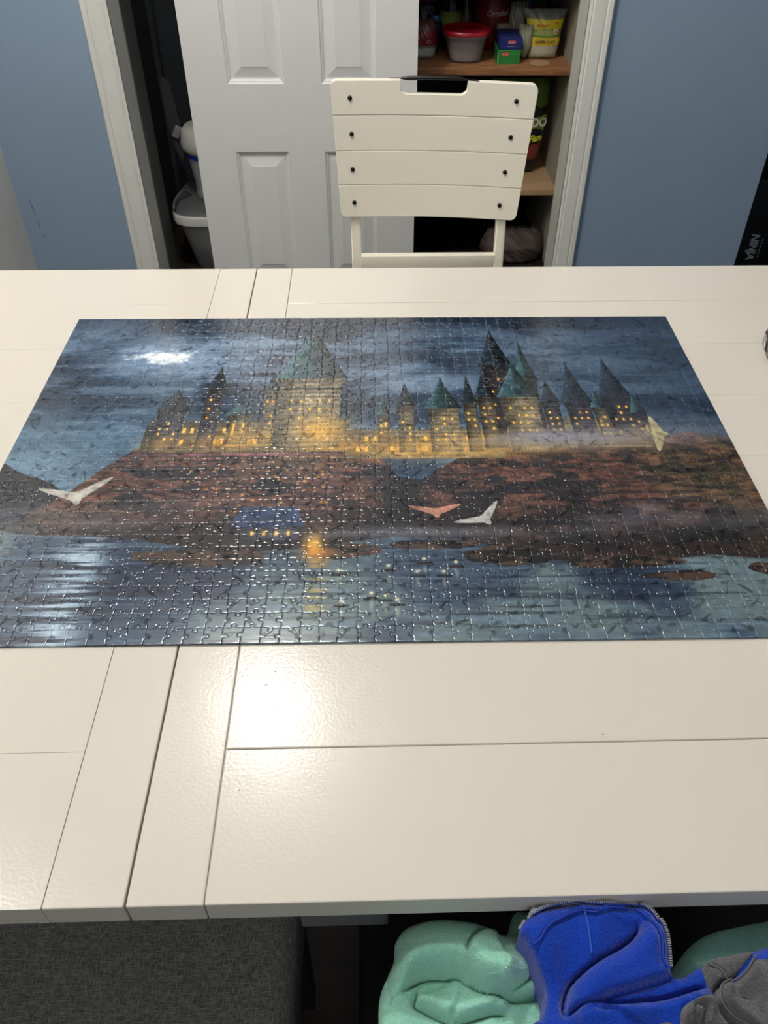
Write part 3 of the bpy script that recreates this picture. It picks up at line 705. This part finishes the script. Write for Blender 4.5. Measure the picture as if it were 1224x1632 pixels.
kb = tag(box('packet', (-.020, .020, -.012, .012, 0, .075), mat('cream_packet', (150, 130, 120), .5), bev=.002, M=Matrix.Translation((.402, 2.79, SZ)) @ Matrix.Rotation(.2, 4, 'Z')), 'small brown and cream paper packet behind the dark blue carton', 'packet')

# black snack bag on the lower shelf
dz = LZ
db = empty('snack_bag', (.49, 2.76, LZ), 'black and green snack bag with white DO lettering, behind the chair', 'bag')
DM = banded('snack_bag_print', [(dz, (26, 26, 34)), (dz+.060, (130, 52, 40)), (dz+.105, (24, 24, 32)), (dz+.155, (150, 160, 50)), (dz+.185, (28, 30, 28)), (dz+.215, (84, 110, 44))], wob=.03)
bag('bag_film', .468, 2.765, LZ, .185, .275, .085, DM, db, top_in=.96, bot_in=.72, seed=31, rough=.004, botround=.45)
text('lettering', 'DO', .036, face_front(.532, 2.7290, LZ+.158, rz=.30), mat('snack_white', (215, 215, 215), .4), db, bold=.0014, sx=.9)
text('lettering', 'Flam', .028, face_front(.524, 2.7265, LZ+.112, rz=.3, tilt=0) @ Matrix.Rotation(.12, 4, 'Z'), mat('snack_yellow', (214, 214, 60), .4), db, bold=.0008, shear=.3, sx=.8)
# netted produce bag on the floor
ob_ = empty('produce_bag', (.48, 2.68, 0), 'brownish clear bag of onions on the pantry floor', 'bag')
bag('bag_film', .48, 2.69, 0, .22, .10, .15, mat('brown_film', (76, 64, 60), .65, var=.35, vscale=18), ob_, top_in=.7, seed=41, rough=.012)

# ------------------------------------------------------------ left side of the pantry
bn = empty('storage_bin', (-.466, 2.70, 0), 'white plastic storage bin with a dark grey lid on the pantry floor', 'bin')
BW = mat('bin_white', (150, 150, 150), .5)
lathe('bin_body', [(0, 0), (.105, 0), (.112, .005), (.148, .165), (0, .165)], (-.466, 2.705, 0), BW, bn, power=5)
lathe('rim', [(.150, .165), (.160, .167), (.161, .190), (.157, .196), (.148, .197)], (-.466, 2.705, 0), mat('rim_white', (200, 200, 198), .4), bn, power=5)
lathe('lid', [(.148, .190), (.156, .198), (.150, .204), (.14, .210), (.0, .212)], (-.466, 2.705, 0), mat('bin_lid_grey', (84, 86, 88), .5), bn, power=5)
tube('lid_handle', spline([(-.612, 2.58, .208), (-.612, 2.60, .222), (-.604, 2.63, .232), (-.590, 2.66, .236), (-.575, 2.69, .212)], 5), .004, mat('handle_grey', (90, 92, 94), .4), bn, 8)
cn = empty('food_canister', (-.487, 2.69, .212), 'pale grey plastic canister with a blue ring standing on the storage bin', 'container')
GC = mat('canister_grey', (165, 165, 172), .4)
lathe('canister_body', [(0, 0), (.058, 0), (.062, .004), (.062, .010), (.064, .012), (.064, .016), (.064, .05), (.076, .130), (0, .130)], (-.487, 2.68, .2125), GC, cn)
lathe('blue_ring', [(.075, .128), (.0785, .130), (.0785, .138), (.076, .140)], (-.487, 2.68, .2125), mat('ring_blue', (40, 60, 170), .4), cn)
lathe('lid', [(.077, .140), (.088, .150), (.091, .165), (.084, .200), (.074, .212), (0, .214)], (-.487, 2.68, .2125), mat('canister_lid', (185, 184, 180), .4), cn)
st = empty('hanging_bag', (-.60, 2.78, .30), 'long dark grey folded bag hanging inside the pantry left of the door', 'bag')
V = []; F = []; n = 20
prof = [(.535, .012, -.002), (.52, .026, 0), (.47, .034, .004), (.40, .038, .008), (.34, .030, .012), (.30, .008, .014)]
for k, (z, w, o) in enumerate(prof):
    for s in (-1, 1):
        V += [(-.632+.018+o*1.2-w/2, 2.76+s*.010, z), (-.632+.018+o*1.2+w/2, 2.76+s*.010, z)]
for k in range(len(prof)-1):
    a = k*4; b = a+4
    F += [(a, a+1, b+1, b), (a+3, a+2, b+2, b+3), (a+1, a+3, b+3, b+1), (a+2, a, b, b+2)]
F += [(0, 2, 3, 1), (len(V)-4, len(V)-3, len(V)-1, len(V)-2)]
mesh_obj('bag_cloth', V, F, mat('dark_grey_cloth', (54, 54, 56), .8), st)
box('clip', (-.011, .011, -.004, .004, -.018, .018), mat('clip_grey', (140, 140, 142), .4), st, bev=.002, M=Matrix.Translation((-.598, 2.744, .385)) @ Matrix.Rotation(.5, 4, 'Y'))
tube('strap', [(-.616, 2.76, .53), (-.612, 2.757, 1.0), (-.606, 2.757, 1.6)], .0025, mat('dark_grey_cloth', (54, 54, 56)), st, 8)

# ------------------------------------------------------------ black appliance carton in the dark hallway
nj = empty('appliance_box', (1.32, 2.68, 0), 'black appliance carton with sideways grey lettering, right of the blue wall', 'box')
box('box_body', (1.150, 1.46, 2.56, 2.86, 0, .30), mat('black_card', (16, 17, 18), .45), nj, bev=.002)
box('label_panel', (1.205, 1.292, 2.5592, 2.56, .025, .150), mat('panel_black', (26, 28, 30), .4), nj)
NG = mat('ninja_grey', (170, 176, 178), .4)
text('lettering', 'NINJA', .036, face_front(1.246, 2.5588, .086) @ Matrix.Rotation(-math.pi/2+.03, 4, 'Z'), NG, nj, shear=.2, bold=.0014, sx=.88)
text('lettering', 'kitchen', .012, face_front(1.243, 2.5588, .088) @ Matrix.Rotation(-math.pi/2+.03, 4, 'Z'), NG, nj, shear=.3) if False else None
boxes('fine_print', [(1.271, 1.2735, 2.5586, 2.5592, .105-k*.011, .112-k*.011) for k in range(6)], NG, nj)

# ------------------------------------------------------------ near chairs
WV = bpy.data.materials.new('grey_woven_fabric'); WV.use_nodes = True; nt = WV.node_tree; p = nt.nodes['Principled BSDF']; p.inputs['Roughness'].default_value = .85; p.inputs['Specular IOR Level'].default_value = .2
tc = nt.nodes.new('ShaderNodeTexCoord')
def wnoise(sc, det=2):
    mp = nt.nodes.new('ShaderNodeMapping'); mp.inputs['Scale'].default_value = sc; nt.links.new(tc.outputs['Object'], mp.inputs[0])
    n = nt.nodes.new('ShaderNodeTexNoise'); n.inputs['Scale'].default_value = 1; n.inputs['Detail'].default_value = det; nt.links.new(mp.outputs[0], n.inputs['Vector']); return n.outputs['Fac']
a1, a2 = wnoise((1300, 170, 170)), wnoise((170, 1300, 1300))
mx = nt.nodes.new('ShaderNodeMath'); mx.operation = 'MAXIMUM'; nt.links.new(a1, mx.inputs[0]); nt.links.new(a2, mx.inputs[1])
r = nt.nodes.new('ShaderNodeValToRGB'); nt.links.new(mx.outputs[0], r.inputs[0]); r.color_ramp.elements[0].position = .42; r.color_ramp.elements[1].position = .72
r.color_ramp.elements[0].color = srgb(74, 77, 76); r.color_ramp.elements[1].color = srgb(138, 138, 134); nt.links.new(r.outputs[0], p.inputs['Base Color'])
b = nt.nodes.new('ShaderNodeBump'); b.inputs['Strength'].default_value = .6; b.inputs['Distance'].default_value = .0012; nt.links.new(mx.outputs[0], b.inputs['Height']); nt.links.new(b.outputs[0], p.inputs['Normal'])
gc = empty('upholstered_chair', (-.30, .13, 0), 'grey woven fabric chair seat tucked under the left near edge of the table', 'chair')
box('seat', (-.55, -.075, -.06, .42, .37, .475), WV, gc, bev=.022, seg=5)
box('backrest', (-.55, -.075, -.16, -.075, .36, .86), WV, gc, bev=.025, seg=4)
for lx in (-.53, -.12):
    for ly in (-.13, .37): box('leg', (lx, lx+.03, ly, ly+.03, 0, .372), BLACK, gc, bev=.002)
bc = empty('black_chair', (.22, .08, 0), 'black chair at the near table edge, under the heaped clothes', 'chair')
BK = mat('black_vinyl', (13, 14, 18), .6)
box('seat', (-.02, .46, -.10, .40, .40, .455), BK, bc, bev=.02, seg=4)
for lx in (0, .41):
    for ly in (-.08, .35): box('leg', (lx, lx+.03, ly, ly+.03, 0, .402), BK, bc, bev=.002)

# ------------------------------------------------------------ clothes heap: draped sheets with rolled folds
def seg_dist(X, Y, pl):
    """signed distance (left of the line positive) and the parameter along it"""
    best = np.full(X.shape, 1e9); sg = np.zeros(X.shape); par = np.zeros(X.shape); n = len(pl)-1
    for k in range(n):
        ax, ay = pl[k][:2]; bx, by = pl[k+1][:2]; dx, dy = bx-ax, by-ay; L = dx*dx+dy*dy+1e-12
        t = np.clip(((X-ax)*dx+(Y-ay)*dy)/L, 0, 1); d = np.hypot(X-ax-t*dx, Y-ay-t*dy)
        c = dx*(Y-ay)-dy*(X-ax); m = d < best
        best = np.where(m, d, best); sg = np.where(m, np.sign(c), sg); par = np.where(m, (k+t)/n, par)
    return best*sg, par
def inside(X, Y, pg):
    r = np.zeros(X.shape, bool); n = len(pg)
    for k in range(n):
        x1, y1 = pg[k]; x2, y2 = pg[(k+1) % n]
        c = ((y1 > Y) != (y2 > Y)) & (X < (x2-x1)*(Y-y1)/((y2-y1) if abs(y2-y1) > 1e-12 else 1e-12)+x1); r ^= c
    return r
def drape(name, poly, z0, folds, m, parent, roll=.014, drop=.16, bumps=.004, step=.0011, seed=1, dome=None, sinkY=0):
    pg = spline(poly, 5, True); c = pg.mean(0)
    x0, y0 = pg.min(0)-.002; x1, y1 = pg.max(0)+.002
    xs = np.arange(x0, x1, step); ys = np.arange(y0, y1, step); X, Y = np.meshgrid(xs, ys)
    ins = inside(X, Y, pg)
    db, _ = seg_dist(X, Y, np.vstack([pg, pg[:1]])); e = np.abs(db)
    # snap the first ring outside onto the outline
    def height(X, Y, e):
        r = np.random.default_rng(seed); h = np.full(X.shape, z0, float)
        for k in range(7):
            a = r.random()*6.28; f = 18+40*r.random()*(1+k*.4); h += bumps/(1+k*.5)*np.sin((X*math.cos(a)+Y*math.sin(a))*f*2+r.random()*6.28)
        if dome: h += dome[2]*np.exp(-((X-dome[0])**2+(Y-dome[1])**2)/dome[3]**2)
        for pl, H, r1, w in folds:
            P = spline(pl, 5); d, t = seg_dist(X, Y, P); fade = np.clip(np.minimum(t, 1-t)*6+.08, 0, 1)
            d = d*(1 if H > 0 else -1); A = abs(H)
            up = np.sqrt(np.clip(1-(1-np.clip(d/r1, 0, 1))**2, 0, 1))*np.exp(-np.maximum(d-r1, 0)/w)
            dn = -.45*np.exp(np.minimum(d, 0)/(w*.6))*(d < 0)-.45*(d >= 0)*np.exp(-d/(r1*.3))
            h += A*fade*(up+dn*.8)-min(A*.9, .007)*fade*np.exp(-((d+.0006)/.0013)**2)
        h -= roll*(1-np.sqrt(np.clip(1-(1-np.clip(e/roll, 0, 1))**2, 0, 1)))*.9
        return h+sinkY*(Y-y1)
    H = height(X, Y, e)
    idx = -np.ones(X.shape, int); V = []; F = []
    cell = ins[:-1, :-1] | ins[1:, :-1] | ins[:-1, 1:] | ins[1:, 1:]
    use = np.zeros(X.shape, bool); use[:-1, :-1] |= cell; use[1:, :-1] |= cell; use[:-1, 1:] |= cell; use[1:, 1:] |= cell
    B = np.vstack([pg, pg[:1]]); 
    for j, i in zip(*np.nonzero(use)):
        idx[j, i] = len(V); x, y = X[j, i], Y[j, i]; z = H[j, i]
        if not ins[j, i]:
            A0 = B[:-1]; D = B[1:]-B[:-1]; t = np.clip(((x-A0[:, 0])*D[:, 0]+(y-A0[:, 1])*D[:, 1])/((D**2).sum(1)+1e-12), 0, 1)
            Q = A0+D*t[:, None]; k = np.argmin((Q[:, 0]-x)**2+(Q[:, 1]-y)**2); x, y = Q[k]
            z = float(height(np.array([[x]]), np.array([[y]]), np.array([[0.]]))[0, 0])
        V.append((x, y, z))
    nb = len(V); ed = {}
    for j, i in zip(*np.nonzero(cell)):
        q = (idx[j, i], idx[j, i+1], idx[j+1, i+1], idx[j+1, i]); F.append(q)
        for a in range(4):
            k = (q[a], q[(a+1) % 4]); 
            if (k[1], k[0]) in ed: del ed[(k[1], k[0])]
            else: ed[k] = 1
    low = {}
    def lw(a):
        if a not in low:
            x, y, z = V[a]; low[a] = len(V); V.append((c[0]+(x-c[0])*1.0, c[1]+(y-c[1])*1.0, max(z-drop, .457)))
        return low[a]
    for (a, b2) in list(ed): F.append((b2, a, lw(a), lw(b2)))
    o = mesh_obj(name, V, F, m, parent, smooth=True)
    return o, height, B
def sc_(pts, s): return [(x*s, y*s) for x, y in pts]
def fleece(name, rgb, bs=900):
    m = mat(name, rgb, 1, bump=.7, bscale=bs, spec=0, sheen=.35, var=.06, vscale=300); return m
MINT = fleece('mint_fleece', (152, 212, 192)); BLUEF = fleece('royal_blue_fleece', (26, 62, 168)); GREYF = fleece('charcoal_fleece', (92, 92, 96))
BLUES = mat('blue_seam', (20, 54, 160), .8, bump=.3, bscale=1200)
mr = empty('mint_garment', (.09, .15, .457), 'crumpled mint green fleece garment hanging over the black chair, left', 'garment')
mintL = sc_([(-.0035, .1100), (-.0018, .1500), (-.0018, .1787), (.002, .1936), (.0089, .205), (.0101, .217), (.0189, .2258), (.0405, .2278), (.0619, .226), (.0783, .2194), (.0835, .2168), (.0878, .22), (.0939, .2333), (.1064, .2355), (.1282, .235), (.1322, .2099), (.1213, .110)], .93)
F1 = sc_([(.0133, .1858), (.0196, .1909), (.0267, .1941), (.0383, .1946), (.0524, .1916), (.062, .1845), (.0717, .1806), (.086, .1813), (.106, .1917)], .93)
F2 = sc_([(.0247, .187), (.0223, .1781), (.0289, .1743), (.0386, .1697), (.0451, .1667)], .93)
F3 = sc_([(.0451, .1667), (.0543, .1672), (.0644, .1691), (.0725, .1703), (.0811, .1683)], .93)
F4 = sc_([(.0737, .1805), (.0893, .1757), (.1098, .1777)], .93)
F5 = sc_([(.0559, .198), (.0593, .2077), (.0672, .2148), (.076, .2182)], .93)
mo, mh, _ = drape('fleece_sheet', mintL, .698, [(F1, .020, .009, .020), (F2, .010, .006, .012), (F3, .008, .005, .012), (F4, .010, .006, .012), (F5, -.004, .004, .012)], MINT, mr, roll=.016, seed=3, drop=.22, bumps=.003)
def seam(name, pts, hf, m, parent, r=.0007, lift=.0003):
    P = spline(pts, 6); e1 = np.full((len(P), 1), 1.0)
    z = np.max([hf(P[:, :1]+ox, P[:, 1:2]+oy, e1)[:, 0] for ox, oy in ((0, 0), (.0012, 0), (-.0012, 0), (0, .0012), (0, -.0012))], axis=0)
    z = np.convolve(np.pad(z, 3, mode='edge'), np.ones(7)/7, 'valid')
    return tube(name, [(a[0], a[1], b+lift) for a, b in zip(P, z)], r, m, parent, 6)
MS = mat('mint_stitch', (175, 226, 208), .9)
def stitches(pts, hf, m, parent, n=22):
    P = spline(pts, 12); z = hf(P[:, :1], P[:, 1:2], np.full((len(P), 1), 1.0))[:, 0]
    bm = bmesh.new(); L = len(P)
    for k in range(0, L-2, 2):
        q = Vector((P[k][0], P[k][1], z[k]+.0002)); bmesh.ops.create_icosphere(bm, subdivisions=1, radius=.00055, matrix=Matrix.Translation(q))
    o = bm_obj('stitching', bm, m, parent, smooth=True); o['kind'] = 'stuff'; return o
stitches(sc_([(.0030, .1890), (.0046, .1804), (.008, .1705)], .93), mh, MS, mr)
stitches(sc_([(.0264, .1850), (.0332, .1770), (.0386, .1715)], .93), mh, MS, mr)
stitches(sc_([(.0678, .1845), (.0779, .1842), (.0905, .1870), (.1018, .1931)], .93), mh, MS, mr)
mr2 = empty('mint_sleeve', (.23, .18, .457), 'mint green fleece sleeve lying behind the grey and blue cloth, right', 'garment')
drape('fleece_sheet', sc_([(.165, .150), (.185, .1852), (.1915, .1907), (.199, .1983), (.213, .2099), (.2325, .2176), (.2665, .223), (.3011, .2264), (.2945, .1409), (.22, .130)], .93), .700, [], MINT, mr2, roll=.012, seed=8, drop=.2, bumps=.002)
k = .970
bj = empty('blue_hoodie', (.15, .14, .457), 'royal blue fleece hoodie with an open silver zip against the table edge', 'garment')
blue = sc_([(.0839, .1931), (.0878, .1996), (.097, .205), (.1128, .2076), (.1247, .2092), (.1359, .2075), (.1515, .2078), (.1624, .2052), (.1689, .1976), (.1713, .1866), (.1700, .1727), (.1703, .1666), (.1763, .1657), (.1911, .1728), (.2186, .1777), (.2572, .1809), (.2450, .1004), (.0709, .1046), (.0836, .1416), (.0909, .1477), (.0959, .1611), (.0927, .1729), (.0897, .1816), (.0863, .1888)], k)
B2 = sc_([(.1573, .1971), (.155, .1906), (.1438, .1831), (.1251, .1738), (.1104, .164), (.1048, .1527), (.1047, .1464)], k)
B3 = sc_([(.1047, .1464), (.1151, .1509), (.1381, .1509), (.1675, .1544), (.1887, .1594)], k)
B4 = sc_([(.1700, .1659), (.159, .1628), (.1398, .158), (.1209, .1533)], k)
B5 = sc_([(.090, .160), (.094, .150), (.096, .138), (.092, .125)], k)
E1 = sc_([(.0868, .1824), (.0932, .185), (.0996, .1927), (.1093, .1983), (.1215, .2025), (.130, .201), (.138, .2035), (.150, .2040)], k)
E2 = sc_([(.1662, .1680), (.1638, .1728), (.1658, .1832), (.1634, .1941), (.1562, .2035)], k)
bo, bh, BP = drape('fleece_sheet', blue, .742, [(B2, .010, .010, .022), (B3, -.009, .006, .016), (B4, -.004, .004, .012), (E1, .0012, .001, .004), (E2, -.0012, .001, .004)], BLUEF, bj, roll=.008, seed=5, drop=.034, bumps=.0024, sinkY=.05)
seam('seam', E1, bh, BLUES, bj, .0006); seam('seam', [(x+.0012, y+.0014) for x, y in E1], bh, BLUES, bj, .0005); seam('seam', E2, bh, BLUES, bj, .0006)
seam('seam', sc_([(.1240, .2050), (.1246, .1995), (.125, .1914), (.1245, .1790)], k), bh, mat('blue_seam_light', (40, 82, 186), .85), bj, .0007)
TE = sc_([(.0921, .2025), (.0979, .2053), (.1051, .2074), (.115, .2087), (.1228, .2092), (.1301, .2078), (.1378, .207), (.1477, .2078), (.1554, .2076), (.1624, .2052), (.1683, .1983), (.1706, .1884), (.1701, .1796), (.1686, .1693)], k)
P = spline(TE, 14); cen = np.array([.128, .175])*k
zt_ = bh(P[:, :1]-.0005, P[:, 1:2]-.002, np.full((len(P), 1), .004))[:, 0]
dcum = np.r_[0, np.cumsum(np.hypot(*np.diff(P, axis=0).T))]; SIL = mat('silver_metal', (200, 202, 205), .25, metal=.9)
zp = tube('zip_tape', [(a[0]-(a[0]-cen[0])*.012, a[1]-.0004, b-.0008) for a, b in zip(P, zt_)], .0009, BLUES, bj, 6)
for s in np.arange(0, dcum[-1], .00125):
    x = np.interp(s, dcum, P[:, 0]); y = np.interp(s, dcum, P[:, 1]); z = np.interp(s, dcum, zt_)
    a = math.atan2(np.interp(s+.001, dcum, P[:, 1])-y, np.interp(s+.001, dcum, P[:, 0])-x)
    box('zip_tooth', (-.00038, .00038, -.0011, .0009, -.0006, .0006), SIL, zp, M=Matrix.Translation((x, y, z)) @ Matrix.Rotation(a, 4, 'Z'))
def zpull(x, y, z, a, s=1):
    bm = bmesh.new(); M = Matrix.Translation((x, y, z)) @ Matrix.Rotation(a, 4, 'Z')
    add_box(bm, -.0036*s, .0036*s, -.0018*s, .0018*s, -.001, .0012, bev=.0005, seg=1, M=M); add_box(bm, -.0012*s, .0030*s, -.0010*s, .0010*s, .0012, .0024, bev=.0004, seg=1, M=M)
    return bm_obj('zip_slider', bm, SIL, zp)
zpull(.0846, .1925, .7345, .9, .95); zpull(.0905, .1975, .738, .95, 1.15)

k2 = .965
gg = empty('grey_scarf', (.20, .13, .457), 'charcoal grey fleece cloth folded over the blue hoodie at the right', 'garment')
grey = sc_([(.1882, .1704), (.2033, .1752), (.2188, .1772), (.2206, .1735), (.2533, .1757), (.2304, .0992), (.1135, .102), (.1320, .1400), (.1389, .1441), (.1502, .1472), (.1606, .1466), (.1645, .1422), (.1675, .1465), (.1759, .151), (.1874, .1547)], k2)
G1 = sc_([(.188, .1698), (.1946, .1652), (.1982, .1595), (.209, .1649), (.2197, .1748)], k2)
G2 = sc_([(.1982, .1595), (.1901, .1555), (.1882, .1475), (.1954, .1404), (.2103, .1345)], k2)
G3 = sc_([(.1874, .1539), (.1741, .151), (.1659, .1456), (.1652, .1381)], k2)
G4 = sc_([(.1391, .1447), (.15, .1466), (.1608, .1451), (.1642, .1372)], k2)
G5 = sc_([(.1693, .138), (.1727, .1473), (.1797, .1461), (.1747, .1355)], k2)
go, gh, _ = drape('fleece_sheet', grey, .7485, [(G1, -.005, .004, .012), (G2, .008, .004, .016), (G3, .007, .004, .012), (G4, .005, .003, .010), (G5, .004, .003, .008)], GREYF, gg, roll=.006, seed=6, drop=.028, bumps=.002, sinkY=.05)
GE = mat('charcoal_edge', (100, 100, 103), .9)
for q in (G1, G2): seam('hem', q, gh, GE, gg, .0005)
